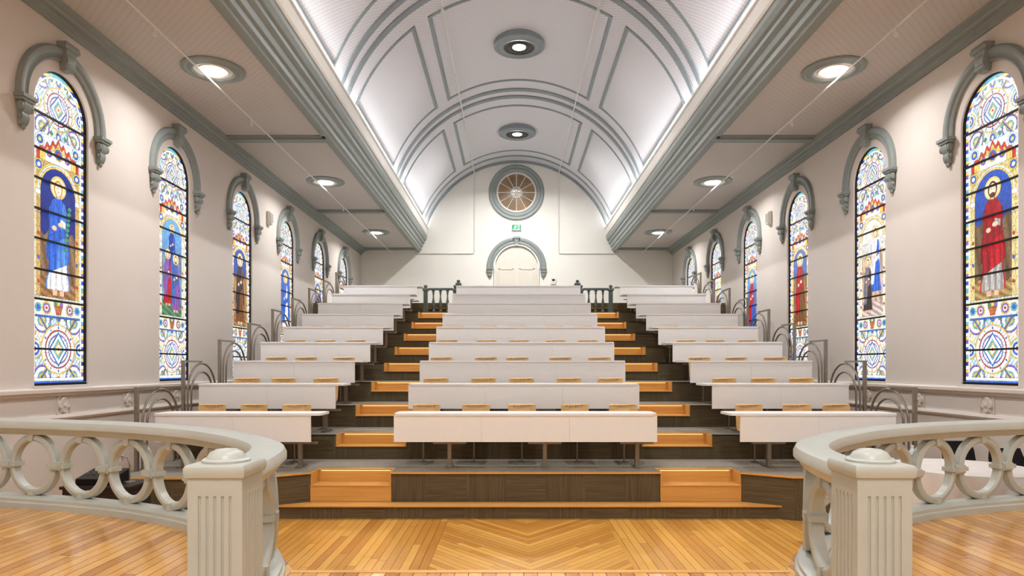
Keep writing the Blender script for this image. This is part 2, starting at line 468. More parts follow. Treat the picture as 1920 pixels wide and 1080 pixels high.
# ------------------------------------------------------------------ stained glass design
def glass_mesh(nx, ny, P, seed):
    rs = np.random.RandomState(seed)
    s = np.linspace(-.52, .52, nx); t = np.linspace(0, 4.02, ny)
    S, T = np.meshgrid(s, t)
    C = np.zeros((ny, nx, 3)); ID = np.zeros((ny, nx), int); cnt = [1]
    SOFT = np.zeros((ny, nx)); NOL = np.zeros((ny, nx), bool)
    def f(mask, c, cells=None, shade=None):
        cnt[0] += 1
        cc = np.array(lin(c))
        C[mask] = cc if shade is None else cc*shade[mask][:, None]
        ID[mask] = cnt[0]*100000 if cells is None else cnt[0]*100000+cells[mask]
    def D(cx, cy): return np.hypot(S-cx, T-cy)
    def tint(mask, pal, h):
        pa = np.array([lin(c) for c in pal]); C[mask] = pa[h[mask] % len(pal)]
    al = np.ones_like(S, bool)
    i1 = np.floor((S+T*.8+9)/.062).astype(int); i2 = np.floor((S-T*.8+9)/.062).astype(int)
    hsh = (i1*7919+i2*104729) % 997
    f(al, (220,225,220), cells=(i1*300+i2) % 90000)
    tint(al, ((248,250,246),(214,234,244),(248,240,206),(214,222,244),(244,250,250),(176,210,238),(252,250,244),(226,244,234),(210,232,220),(252,250,244),(196,220,242)), hsh)
    blue=(60,110,200); dblue=(44,66,150); red=(200,62,54); gold=(238,202,116); purp=(136,110,190); white=(250,250,246); teal=(110,184,196); pink=(236,186,176); green=(80,150,100); pale=(222,238,248); orange=(236,176,96)
    acc = P.get('acc', red)
    ang = lambda cx, cy, n: np.floor(np.arctan2(T-cy, S-cx)*n/pi+20).astype(int)
    def beads(cx, cy, R, n, r, c1, c2):
        for j in range(n):
            a = 2*pi*j/n; f(D(cx+R*math.cos(a), cy+R*math.sin(a)) < r, c1 if j % 2 else c2)
    def geo(cy, k=1.0, hgt=.5):
        b = (np.abs(T-cy) < hgt)
        for sx in (-1, 1):
            for sy in (-1, 1):
                qx, qy = sx*.30, cy+sy*.36*k
                q = D(qx, qy)
                f(b & (q < .16*k), purp, cells=ang(qx, qy, 8)); f(b & (q < .135*k), white, cells=ang(qx, qy, 4)); f(b & (q < .08*k), teal, cells=ang(qx, qy, 3)); f(b & (q < .055*k), gold); f(b & (q < .025*k), white)
        dd = np.abs(np.abs(S)-np.abs(T-cy)*.85)
        f(b & (dd < .034*k), gold, cells=np.floor(T/.06).astype(int)); f(b & (dd < .014*k), blue, cells=np.floor(T/.06).astype(int))
        for sx in (-1, 1):
            f(D(sx*.43, cy) < .13*k, gold, cells=ang(sx*.43, cy, 5)); f(D(sx*.43, cy) < .11*k, pale); f(D(sx*.43, cy) < .085*k, blue); f(D(sx*.43, cy) < .055*k, white); f(D(sx*.43, cy) < .03*k, acc)
        q = D(0, cy)
        f(q < .325*k, gold, cells=ang(0, cy, 12)); f(q < .305*k, white, cells=ang(0, cy, 18)); f(q < .25*k, acc, cells=ang(0, cy, 6)); f(q < .232*k, pale, cells=ang(0, cy, 14)); f(q < .19*k, purp, cells=ang(0, cy, 8)); f(q < .176*k, white, cells=ang(0, cy, 8))
        beads(0, cy, .278*k, 12, .014, blue, teal)
        dm = np.abs(S)+np.abs(T-cy)*.8
        f(dm < .18*k, blue); f(dm < .158*k, white); f(dm < .11*k, teal); f(dm < .08*k, gold); f(dm < .055*k, white); f(q < .02*k, red)
        for sy in (-1, 1):
            q = np.hypot(S*1.4, T-cy-sy*.42*k); f(b & (q < .075), gold); f(b & (q < .06), blue); f(b & (q < .03), white)
            for sx in (-1, 1): f(b & (D(sx*.13, cy+sy*.40*k) < .028), green); f(b & (D(sx*.44, cy+sy*.20*k) < .035), orange); f(b & (D(sx*.17, cy+sy*.31*k) < .022), teal)
    geo(.46, 1.0, .46)
    geo(3.56, .85, .42)
    b = (T > .86) & (T < 1.10)
    f(b, (246,242,222), cells=np.floor(S/.08+50).astype(int))
    f(b & (T < .885), blue, cells=np.floor(S/.05+50).astype(int)); f(b & (T > 1.075), gold, cells=np.floor(S/.05+50).astype(int))
    f(b & (np.abs(S) < .05+.36*np.maximum(0, T-.93)) & (T > .90) & (T < 1.03), (186,112,76), cells=np.floor(T/.04).astype(int))
    for sx in (-1, 0, 1): f(D(sx*.06, 1.045) < .03, (green, gold, purp)[sx+1])
    for sx in (-1, 1):
        f(D(sx*.22, .98) < .08, gold, cells=ang(sx*.22, .98, 5)); f(D(sx*.22, .98) < .062, purp); f(D(sx*.22, .98) < .04, white); f(D(sx*.22, .98) < .02, red); f(D(sx*.37, .98) < .055, teal, cells=ang(sx*.37, .98, 3)); f(D(sx*.37, .98) < .03, blue)
    b = (T > 1.12) & (T < 2.9)
    f(b, (242,216,152), cells=np.floor(T/.09).astype(int))
    f(b & (np.abs(S) < .40), P['side'], cells=np.floor(T/.18).astype(int), shade=.88+.2*np.sin(S*130)*np.cos(T*60))
    for z0 in (1.3, 1.6, 1.9, 2.2):
        for sx in (-1, 1): f(D(sx*.365, z0) < .022, red if int(z0*10) % 2 else blue)
    f(b & (np.abs(S) < .42) & (np.abs(T-2.42) < .03), white, cells=np.floor(S/.04+50).astype(int))
    niche = (np.abs(S) < .33) & (T > 1.12) & ((T < 2.45) | (D(0, 2.45) < .33))
    for sx in (-1, 1):
        f(b & (D(sx*.36, 2.76) < .075), gold, cells=ang(sx*.36, 2.76, 4)); f(b & (D(sx*.36, 2.76) < .055), blue); f(b & (D(sx*.36, 2.76) < .03), white)
    f(b & (D(0, 2.45) < .41) & (T > 2.45), gold, cells=ang(0, 2.45, 16)); f(b & (D(0,2.45) < .385) & (T > 2.45), pale, cells=ang(0, 2.45, 10)); f(b & (D(0,2.45) < .36) & (T > 2.45), gold, cells=ang(0, 2.45, 18))
    f(niche, P['bg'], shade=.9+.15*np.sin(T*5)+.06*np.sin(S*90)*np.sin(T*90))
    if P.get('bg2'):
        f(niche & (T < P.get('b2t', 2.2)+.05*np.sin(S*30)), P['bg2'], shade=.85+.25*np.sin(S*40+T*9))
    f(niche & (T < 1.36+.03*np.sin(S*20)), P['ground'], shade=.8+.3*np.sin(S*25+T*60))
    def fig(cx, base, h, robe, mantle, hair, halo=True, beard=False, k=1.0, inner=None):
        u = (T-base)/h; x = (S-cx)/h/k
        fold = .9+.28*np.sin(x*85+u*6+seed)*np.clip(1.15-u, 0, 1)+.12*np.sin(x*190-u*22)
        if halo:
            f(np.hypot(x, u-.915) < .10, gold); f(np.hypot(x, u-.915) < .083, (253,238,186))
        f((((np.abs(np.abs(x)-.045) < .03) & (u > -.02) & (u < .045))), (226,180,150))
        hw = .085+.065*(1-u/.8)+.008*np.sin(u*20)
        f((np.abs(x) < hw*1.18) & (u > .28) & (u < .74) , mantle, shade=fold*.8)
        f((np.abs(x) < hw) & (u > .03) & (u < .845-.7*np.abs(x)), robe, shade=fold)
        f((np.abs(x) < hw) & (x < -.02+.16*(u-.3)) & (u > .14) & (u < .85-.7*np.abs(x)), mantle, shade=fold)
        if inner: f((np.abs(x) < hw*.9) & (u > .03) & (u < .22+.4*x), inner, shade=fold)
        f((np.abs(x) < hw*1.05) & (np.abs(u-.5-.5*x) < .04), mantle, shade=fold*.9)
        f((np.abs(x-.06) < .035) & (np.abs(u-.63+.3*x) < .03), inner or robe, shade=fold)
        f(((x-.03)/.035)**2+((u-.6)/.022)**2 < 1, (236,196,168))
        f(((x+.05)/.03)**2+((u-.56)/.022)**2 < 1, (236,196,168))
        f((np.hypot(x/.055, (u-.905)/.072) < 1), hair)
        C[(np.abs(x) < .02) & (u > .82) & (u < .87)] = lin((228,184,154))
        f((np.hypot(x/.040, (u-.902)/.056) < 1), (248,216,192))
        NOL[np.hypot(x/.05, (u-.905)/.066) < 1] = True
        SOFT[(np.abs(x) < .17) & (u > 0) & (u < 1)] = 1
        m = (np.abs(np.abs(x)-.015) < .005) & (np.abs(u-.912) < .004); C[m] = lin((110,80,66))
        m = (np.abs(x) < .010) & (np.abs(u-.880) < .004); C[m] = lin((190,110,96))
        if beard:
            q = (np.hypot(x/.036, (u-.858)/.022) < 1); C[q] = lin(hair)
    for F in P['figs']: fig(*F[:6], **(F[6] if len(F) > 6 else {}))
    if P.get('palm'):
        f((np.abs(S-.16-.14*(T-1.9)) < .022+.018*np.sin(T*90)) & (T > 1.75) & (T < 2.35), green)
    b = (T > 2.84) & (T < 3.17)
    f(b, pale, cells=np.floor(S/.09+50).astype(int))
    f(b & (T < 2.9), white, cells=np.floor(S/.06+50).astype(int))
    f(b & (np.abs(S) < .40) & (T < 3.15-np.abs(S)*.45+.03*np.cos(S*60)), (204,74,60), cells=np.floor(S/.09+50).astype(int))
    f(b & (np.abs(S) < .34) & (T < 3.10-np.abs(S)*.5+.03*np.cos(S*60)), gold, cells=np.floor(S/.06+50).astype(int))
    f(b & (np.abs(S) < .24) & (T < 3.05-np.abs(S)*.5), white, cells=np.floor(S/.08+50).astype(int))
    f(b & (D(0, 2.98) < .085), gold, cells=ang(0, 2.98, 5)); f(b & (D(0, 2.98) < .065), blue); f(b & (D(0, 2.98) < .035), red)
    for sx in (-1, 1):
        f(b & (D(sx*.17, 2.95) < .05), purp); f(b & (D(sx*.17, 2.95) < .025), gold)
        f(b & (D(sx*.34, 3.08) < .08), pale, cells=ang(sx*.34, 3.08, 5)); f(b & (D(sx*.34, 3.08) < .055), blue); f(b & (D(sx*.34, 3.08) < .03), gold)
    dist = np.where(T > 3.5, .52-D(0, 3.5), .52-np.abs(S)); dist = np.minimum(dist, T)
    seg_ = np.floor(T/.05).astype(int)
    f(dist < .09, white, cells=np.floor(T/.15).astype(int))
    bm_ = dist < .062
    f(bm_, blue, cells=seg_)
    tint(bm_, (blue, white, purp, gold, pale, dblue, gold, teal, white), seg_)
    e = np.zeros_like(ID, bool)
    e[:, 1:] |= ID[:, 1:] != ID[:, :-1]; e[1:, :] |= ID[1:, :] != ID[:-1, :]
    e &= ~NOL
    k = .72 if nx > 150 else (.55 if nx > 110 else .38)
    kk = np.where(SOFT > 0, k*.6, k)
    C[e] = C[e]*(1-kk[e])[:, None]
    C *= (1+.10*rs.randn(ny//6+1, nx//6+1).repeat(6, 0).repeat(6, 1)[:ny, :nx, None])
    C = np.clip(C, 0, 1)
    V = np.stack([np.full(S.size, -.06), S.ravel(), T.ravel()], 1)
    jj, ii = np.meshgrid(np.arange(ny-1), np.arange(nx-1), indexing='ij')
    a = (jj*nx+ii).ravel()
    cx = (s[:-1]+s[1:])[ii.ravel()]/2; cy = (t[:-1]+t[1:])[jj.ravel()]/2
    keep = (cy < 3.5) | (np.hypot(cx, cy-3.5) < .52)
    a = a[keep]
    F = np.stack([a, a+1, a+nx+1, a+nx], 1)
    me = bpy.data.meshes.new("stained_glass")
    me.vertices.add(len(V)); me.vertices.foreach_set("co", V.ravel())
    me.loops.add(F.size); me.loops.foreach_set("vertex_index", F.ravel().astype(np.int32))
    me.polygons.add(len(F)); me.polygons.foreach_set("loop_start", np.arange(0, F.size, 4, dtype=np.int32))
    me.update(calc_edges=True)
    at = me.color_attributes.new("pane_colour", 'FLOAT_COLOR', 'POINT')
    at.data.foreach_set("color", np.concatenate([C.reshape(-1, 3), np.ones((C.shape[0]*C.shape[1], 1))], 1).ravel().astype(np.float32))
    me.materials.append(M_GLASS)
    return me

B=(50,104,204); LB=(84,136,214); DB=(34,58,150); W=(240,240,244); RD=(186,26,40); BR=(124,84,54); BK=(60,50,52); GY=(176,170,166); PU=(140,90,170); MB2=(66,104,176); TN=(200,164,104)
WP = {
 (-1,0): dict(side=(206,170,110), bg=(30,52,140), bg2=(140,110,84), b2t=1.95, ground=(166,120,76), figs=[(0,1.18,1.5,LB,B,(196,136,66),dict(inner=W))], palm=True),
 (-1,1): dict(side=(226,222,208), bg=(110,166,220), bg2=(120,140,170), ground=(90,136,100), figs=[(0,1.85,.85,B,DB,(90,60,40)),(-.14,1.3,.95,RD,PU,(90,60,40)),(.13,1.2,1.0,PU,MB2,(150,90,50),dict(beard=True))]),
 (-1,2): dict(side=(206,182,136), bg=(50,86,176), bg2=(170,130,90), ground=(166,126,86), figs=[(0,1.18,1.5,BR,BK,(60,40,34))], acc=(80,134,214)),
 (-1,3): dict(side=(200,184,154), bg=(60,106,190), ground=(176,150,110), figs=[(0,1.18,1.5,W,B,(120,80,40))]),
 (-1,4): dict(side=(200,188,156), bg=(80,110,190), ground=(166,140,100), figs=[(0,1.18,1.5,B,BR,(70,50,40))]),
 (-1,5): dict(side=(200,188,156), bg=(80,110,190), ground=(166,140,100), figs=[(0,1.18,1.5,RD,B,(70,50,40))]),
 (1,0): dict(side=(226,206,150), bg=(56,92,184), bg2=(120,96,72), b2t=2.15, ground=(180,150,96), figs=[(0,1.18,1.5,RD,(160,20,34),(90,56,36),dict(beard=True,inner=GY))]),
 (1,1): dict(side=(244,238,222), bg=(230,228,224), bg2=(206,176,156), ground=(212,190,184), figs=[(.1,1.5,1.15,B,W,(120,80,50)),(-.14,1.2,.95,BK,(130,124,134),(60,50,40))]),
 (1,2): dict(side=(222,204,160), bg=(100,120,186), bg2=(150,116,86), ground=(150,112,72), figs=[(0,1.18,1.5,BR,RD,(60,40,34))]),
 (1,3): dict(side=(222,204,160), bg=(110,160,224), bg2=(76,120,190), ground=(140,100,64), figs=[(0,1.18,1.5,B,RD,(60,40,34))]),
 (1,4): dict(side=(230,218,184), bg=(190,208,224), ground=(166,138,90), figs=[(0,1.18,1.5,TN,BR,(70,50,40))]),
 (1,5): dict(side=(230,218,184), bg=(164,190,222), ground=(166,138,90), figs=[(0,1.18,1.5,W,B,(70,50,40))]),
}
WL = {
 (-1,0):"tall arched stained glass window, haloed woman in blue robe holding palm",
 (-1,1):"tall arched stained glass window with three figures in blue and purple",
 (-1,2):"tall arched stained glass window, figure in dark brown habit",
 (-1,3):"tall arched stained glass window, figure in white and blue",
 (1,0):"tall arched stained glass window, bearded haloed man in red robe",
 (1,1):"tall arched stained glass window, standing blue figure and kneeling dark one",
 (1,2):"tall arched stained glass window, figure in brown and red robe",
 (1,3):"tall arched stained glass window, figure in blue and red robe",
}
wn_ = 0
for i, yc in enumerate(WY):
    nx, ny = [(190, 734), (140, 541)][i] if i < 2 else (90, 348)
    for sg in (-1, 1):
        wn_ += 1
        w = thing("window_%d" % wn_, WL.get((sg,i), "tall arched stained glass window with a robed figure"), "window", (sg*X, yc, WB), 0 if sg < 0 else pi, kind="structure")
        part(w, "glass_pane", glass_mesh(nx, ny, WP[(sg,i)], i*2+(sg > 0)), M_GLASS)
        part(w, "frame", FRAME, M_LEAD)
        part(w, "sill", SILL, M_WALL)
        for zb in (.46, 1.08, 1.45, 1.83, 2.2, 2.58, 2.95, 3.4):
            part(w, "saddle_bar", BAR, M_LEAD, (0,0,zb))
        h = part(w, "hood_moulding", HOOD, M_TEAL)
        part(h, "keystone", KEY, M_TEAL, (0,0,WS+.60))
        for yy in (-.745, .745): part(h, "corbel", CORB, M_TEAL, (0,yy,WS-.05))

# ------------------------------------------------------------------ end wall
w = thing("window_%d" % (wn_+1), "round window with radial white muntins in wide grey-green ring", "window", (0, YB, E+6.76), -pi/2, kind="structure")
part(w, "ring_moulding", MB().lathe([(1.07,-.01),(1.07,.04),(1.03,.07),(.98,.05),(.94,.05),(.90,.08),(.84,.07),(.80,.04),(.78,.04),(.76,-.01)], 56, axis='x', cap=False), M_TEAL, smooth=True)
part(w, "glass_pane", MB().lathe([(.77,.012),(.77,.02),(.001,.02)], 40, axis='x'), M_OCUL)
m = MB()
for k in range(12):
    a = 2*pi*k/12
    m.tube([(.04,.2*math.cos(a),.2*math.sin(a)),(.04,.74*math.cos(a),.74*math.sin(a))], .016, 6)
m.lathe([(.77,.02),(.77,.05),(.71,.05),(.71,.02)], 40, axis='x', cap=False)
m.lathe([(.22,.02),(.22,.05),(.18,.05),(.18,.02)], 30, axis='x', cap=False)
for k in range(6):
    a = 2*pi*k/6; m.tube([(.04,0,0),(.04,.2*math.cos(a),.2*math.sin(a))], .012, 6)
part(w, "muntins", m, M_CREAM)

LAND = E-1.315+.355*9
d = thing("door_1", "cream arched double door with grey-green hood moulding", "door", (0, YB, LAND), -pi/2, kind="structure")
zs = E+3.88-LAND
def leaf(sg):
    m = MB(); pts = [(0,0)]+[(sg*.80, 0)]+[(sg*.80*math.cos(a), zs+.80*math.sin(a)) for a in [pi/2*k/14 for k in range(15)]]
    pts[-1] = (sg*.012, zs+.80); pts[0] = (sg*.012, 0)
    m.prism(pts, 'x', .0, .04)
    for z0, z1 in ((.2,.9),(1.05,zs-.05)):
        y0, y1 = sorted((sg*.12, sg*.68))
        m.box(.04,.06,y0,y1,z0,z0+.04); m.box(.04,.06,y0,y1,z1-.04,z1); m.box(.04,.06,y0,y0+.04,z0,z1); m.box(.04,.06,y1-.04,y1,z0,z1)
    return m
for sg in (-1, 1): part(d, "door_leaf", leaf(sg), M_DOOR)
part(d, "door_frame", hood_sweep([(.82,-.01),(.82,.12),(.86,.12),(.86,-.01)], zs, zs), M_WALLB)
part(d, "door_handle", MB().tube([(.04,.08,.95),(.12,.08,.95),(.12,.08,1.15),(.04,.08,1.15)], .012, 6), M_STEEL)
hp2 = [(.90,-.01),(.90,.04),(.93,.06),(.96,.04),(.99,.04),(1.02,.07),(1.08,.09),(1.12,.08),(1.15,.04),(1.15,-.01)]
h = part(d, "hood_moulding", hood_sweep(hp2, zs, .05), M_TEAL, smooth=True)
part(h, "keystone", KEY, M_TEAL, (0,0,zs+.86))
for yy in (-1.03, 1.03): part(h, "corbel", CORB, M_TEAL, (0,yy,zs-.04))

ex = thing("exit_sign", "green running-person exit sign on the cream end wall", "sign", (0, YB, E+5.41), -pi/2)
part(ex, "housing", MB().box(0,.07,-.19,.19,-.11,.11), M_CREAM)
part(ex, "sign_face", MB().box(.07,.075,-.17,.17,-.095,.095), M_GREEN)
m = MB()
def S2(pts, r): m.tube([(.08,p[0],p[1]) for p in pts], r, 6)
m.lathe([(.016,.076),(.016,.082),(.001,.084)], 12, (0,-.028,.062), 'x')
S2([(-.035,.04),(-.055,-.005)], .014); S2([(-.055,-.005),(-.03,-.035),(-.045,-.075)], .009); S2([(-.055,-.005),(-.085,-.03),(-.115,-.035)], .009)
S2([(-.035,.038),(-.005,.01),(.015,.02)], .007); S2([(-.04,.038),(-.075,.035),(-.09,.005)], .007)
m.box(.076,.08,.05,.065,-.08,.08); m.box(.076,.08,.05,.12,.07,.08); m.box(.076,.08,.11,.12,-.08,.08); m.box(.076,.08,-.14,.13,-.088,-.08)
part(ex, "running_figure", m, M_SIGNW)

def pipe(pts, label, r=.022, heads=()):
    t = thing("sprinkler_pipe", label, "pipe", (0,0,0), group="sprinkler pipes")
    m = MB(); m.tube(pts, r, 8)
    part(t, "pipe_run", m, M_PIPE, smooth=True)
    for h in heads:
        part(t, "sprinkler_head", MB().lathe([(.014,.0),(.014,-.06),(.03,-.065),(.03,-.075),(.008,-.08),(.008,-.1),(.025,-.105),(.001,-.11)], 10, h), M_PIPE)
for sg in (-1, 1):
    x = sg*1.62; yw = YB-.024
    pts = [(x, YF+.1, E+7.5), (x, YB-.25, E+7.5), (x, YB-.1, E+7.45), (x, yw, E+7.3), (x, yw, E+4.5), (x+sg*.02, yw, E+4.43), (x+sg*.1, yw, E+4.41), (sg*3.9, yw, E+4.41)]
    pipe(pts, "thin white sprinkler pipe under the vault dropping down end wall", .018, [(x, y, E+7.48) for y in (10.5, 13.8, 17, 20.2, 23.4)])
    pipe([(sg*4.78, YF+.1, E+4.40), (sg*4.78, YB-.1, E+4.40)], "thin white sprinkler pipe below the side ceiling", .013, [(sg*4.78, y, E+4.39) for y in (8.6, 11.8, 15, 18.2, 21.4)])
    sp = thing("wall_speaker", "small white box loudspeaker mounted between the windows", "speaker", (sg*5.995, 15.9, E+3.42), 0 if sg < 0 else pi, group="wall loudspeakers")
    m = MB(); m.prism([(0,-.02),(.03,-.02),(.04,.0),(.10,.02),(.10,.28),(.04,.31),(0,.31)], 'y', -.075, .075); part(sp, "cabinet", m, M_WALLB)
    part(sp, "grille", MB().box(.10,.106,-.06,.06,.04,.26), M_FRAME)
cb = thing("thermostat", "small white control box beside the arched door", "control panel", (1.42, YB, E+3.35), -pi/2)
part(cb, "cover", MB().box(0,.05,-.09,.09,-.12,.12), M_PIPE); part(cb, "display", MB().box(.05,.054,-.05,.05,.0,.07), M_BLACK)

# ------------------------------------------------------------------ tiers
TX = 5.05; A0, A1 = 1.70, 2.72; PITCH = 1.204; Y1 = 8.43; Z1 = E-1.315; DZ = .355
NT = 9
def tier(n):
    y0 = Y1+PITCH*(n-1); y1 = y0+PITCH; z = Z1+DZ*(n-1)
    t = thing("seating_tier", "carpeted brown seating tier with wooden aisle steps", "platform", (0,0,0), group="carpeted seating tiers")
    m = MB()
    if n == 1:
        for sg in (-1, 1):
            m.prism([(sg*A1,y0),(sg*3.25,8.08),(sg*TX,7.95),(sg*TX,y1),(sg*A1,y1)], 'z', 0, z)
    else:
        m.box(-TX,-A1,y0,y1,0,z); m.box(A1,TX,y0,y1,0,z)
    m.box(-A0,A0,y0,y1,0,z)
    for sg in (-1, 1):
        a, b = sorted((sg*A0, sg*A1))
        m.box(a,b,y0,y0+.3,0,z-DZ/2); m.box(a,b,y0+.34,y1,0,z)
    part(t, "carpeted_platform", m, M_CARPET)
    for sg in (-1, 1):
        a, b = sorted((sg*A0, sg*A1))
        q = MB().box(a+.002,b-.002,y0-.025,y0+.3,z-DZ/2,z-DZ/2+.014)
        q.box(a+.002,b-.002,y0+.282,y0+.34,z-DZ/2+.014,z); q.box(a+.002,b-.002,y0+.262,y0+.282,z-.018,z)
        q.box(a+.002,a+.02,y0-.005,y0+.26,z-DZ/2+.014,z); q.box(b-.02,b-.002,y0-.005,y0+.26,z-DZ/2+.014,z)
        if n == 1: q.box(a,b,y0-.015,y0-.001,.163,z-DZ/2)
        part(t, "wooden_step", q, M_WOOD)
        part(t, "step_light", MB().box(a+.06,b-.06,y0+.268,y0+.280,z-.025,z-.019), M_STEPL)
    if n == 1:
        q = MB()
        q.box(-A0-.01,A0+.01,y0-.025,y0-.001,z-.022,z)
        for sg in (-1, 1):
            q.prism([(sg*(A1-.01),y0-.025),(sg*3.24,8.055),(sg*TX,7.925),(sg*TX,7.949),(sg*3.25,8.079),(sg*(A1-.01),y0-.001)], 'z', z-.022, z)
        part(t, "wooden_nosing", q, M_WOOD)
    else:
        q = MB(); q.box(-A0,A0,y0-.012,y0-.001,z-.01,z); q.box(-TX,-A1,y0-.012,y0-.001,z-.01,z); q.box(A1,TX,y0-.012,y0-.001,z-.01,z)
        part(t, "edge_strip", q, M_BLACK)
for n in range(1, NT+1): tier(n)
t = thing("front_step", "low carpeted step with wide wooden nosing", "step", (0,0,0))
part(t, "carpeted_base", MB().prism([(-3.12,8.19),(3.12,8.19),(2.74,8.405),(-2.74,8.405)], 'z', 0, .145), M_CARPET)
part(t, "wooden_tread", MB().prism([(-3.14,8.16),(3.14,8.16),(2.74,8.405),(-2.74,8.405)], 'z', .145, .163), M_WOOD)
ly = Y1+PITCH*NT
t = thing("upper_landing", "carpeted landing in front of the arched door", "platform", (0,0,0))
part(t, "landing_deck", MB().box(-X+.001,X-.001,ly+.001,YB-.001,LAND-.3,LAND), M_CARPET)
part(t, "landing_fascia", MB().box(-TX,TX,ly+.002,ly+.1,0,LAND-.3), M_CARPET)
for sg in (-1, 1):
    a, b = sorted((sg*A0, sg*A1))
    t = thing("aisle_step", "small wooden step up to the landing", "step", (0,0,0), group="landing aisle steps")
    part(t, "riser_box", MB().box(a,b,ly-.3,ly-.001,LAND-DZ,LAND-DZ/2-.015), M_CARPET)
    part(t, "wooden_tread", MB().box(a,b,ly-.32,ly-.001,LAND-DZ/2-.015,LAND-DZ/2), M_WOOD)

# ------------------------------------------------------------------ desks
def desk(width, ext_l, ext_r, legs, label, group):
    t = thing("lecture_desk", label, "desk", (0,0,0), group=group)
    h = width/2
    def rounded(x0, x1, y0, y1, r=.06):
        pts = []
        for cx, cy, s in ((x1-r,y0+r,-90),(x1-r,y1-r,0),(x0+r,y1-r,90),(x0+r,y0+r,180)):
            for k in range(5):
                a = math.radians(s+90*k/4); pts.append((cx+r*math.cos(a), cy+r*math.sin(a)))
        return pts
    part(t, "desktop", MB().prism(rounded(-h-ext_l, h+ext_r, -.015, .45), 'z', .70, .73), M_DESK)
    m = MB(); k = 3 if width > 3 else 2
    for i in range(k):
        a = -h+width*i/k; m.box(a+.001, a+width/k-.001, 0, .022, .36, .699)
    part(t, "front_panel", m, M_DESK)
    for x in legs:
        q = MB()
        q.box(x-.025,x+.025,.20,.26,.02,.64); q.box(x-.04,x+.04,.10,.42,0,.022)
        q.box(x-.22,x+.22,.21,.26,.31,.34)
        q.box(x-.04,x+.04,.03,.42,.64,.70)
        part(t, "leg", q, M_STEEL)
    return t
def chair():
    t = thing("lecture_chair", "beech plywood chair with five-hole backrest behind white desk", "chair", (0,0,0), group="plywood lecture chairs")
    cu = bpy.data.curves.new("bk", 'CURVE'); cu.dimensions = '2D'; cu.fill_mode = 'BOTH'; cu.extrude = .007
    def spl(pts):
        s = cu.splines.new('POLY'); s.points.add(len(pts)-1)
        for p, q in zip(s.points, pts): p.co = (q[0], q[1], 0, 1)
        s.use_cyclic_u = True
    o = []
    for cx, cy, s in ((.155,.03,-90),(.165,.345,0),(-.165,.345,90),(-.155,.03,180)):
        for k in range(5):
            a = math.radians(s+90*k/4); o.append((cx+.035*math.cos(a), cy+.035*math.sin(a)))
    spl(o)
    for hx in (-.08,-.04,0,.04,.08):
        spl([(hx+.009*math.cos(-2*pi*k/10), .352+.009*math.sin(-2*pi*k/10)) for k in range(10)])
    tmp = bpy.data.objects.new("tmp", cu); COL.objects.link(tmp)
    dg = bpy.context.evaluated_depsgraph_get(); dg.update()
    me = bpy.data.meshes.new_from_object(tmp.evaluated_get(dg))
    bpy.data.objects.remove(tmp)
    for v in me.vertices:
        x, y, z = v.co; v.co = (x, .20+.08*(y)+z-1.2*x*x, .43+y*.98)
    me.name = "backrest"; me.materials.clear(); me.materials.append(M_CHAIR)
    part(t, "backrest", me, M_CHAIR)
    rings = []
    for i in range(9):
        y = -.21+.42*i/8; z = .445-.012*math.sin(i/8*pi)-(.02 if i == 0 else 0)
        hw = .17+.02*math.sin(i/8*pi)
        rings.append([(-hw,y,z-.008),(hw,y,z-.008),(hw,y,z+.008),(-hw,y,z+.008)])
    part(t, "seat", MB().loft(rings), M_CHAIR)
    part(t, "back_bracket", MB().tube([(0,.0,.425),(0,.17,.425),(0,.225,.45),(0,.235,.62)], .014, 8), M_STEEL, smooth=True)
    part(t, "pedestal", MB().lathe([(.05,0),(.05,.006),(.012,.012),(.011,.4),(.05,.42),(.05,.432)], 14), M_STEEL, smooth=True)
    return t
CW = 3.4; SW = 2.01
proto_c = proto_l = proto_r = proto_ch = None
ty = lambda n: Y1+PITCH*(n-1)
tz = lambda n: Z1+DZ*(n-1)
for n in range(1, 10):
    y = ty(n)+.17; z = tz(n)
    if n == 1:
        proto_c = desk(CW, .0, .0, (-1.0, .26, 1.48), "long white laminate lecture desk on slim metal legs", "white lecture desks, middle block"); proto_c.location = (0,y,z)
        proto_l = desk(SW, .03, .13, (-.75, .1, .8), "white laminate lecture desk on metal legs near the wall", "white lecture desks, side blocks"); proto_l.location = (-3.775,y,z)
        proto_r = desk(SW, .13, .03, (-.55, .75), "white laminate lecture desk on metal legs near the wall", "white lecture desks, side blocks"); proto_r.location = (3.775,y,z)
    else:
        dup(proto_c, (0,y,z)); dup(proto_l, (-3.775,y,z)); dup(proto_r, (3.775,y,z))
    xs = [-1.4,-.7,-.02,.72,1.38]
    for x in xs + [-4.45,-3.85,-3.2] + [3.2,3.85,4.45]:
        jx = random.uniform(-.06,.06); jr = random.uniform(-.15,.15)
        if n == 1: jx *= .3
        if proto_ch is None:
            proto_ch = chair(); proto_ch.location = (x+jx, y+.70, z); proto_ch.rotation_euler = (0,0,jr)
        else: dup(proto_ch, (x+jx, y+.70, z), jr)

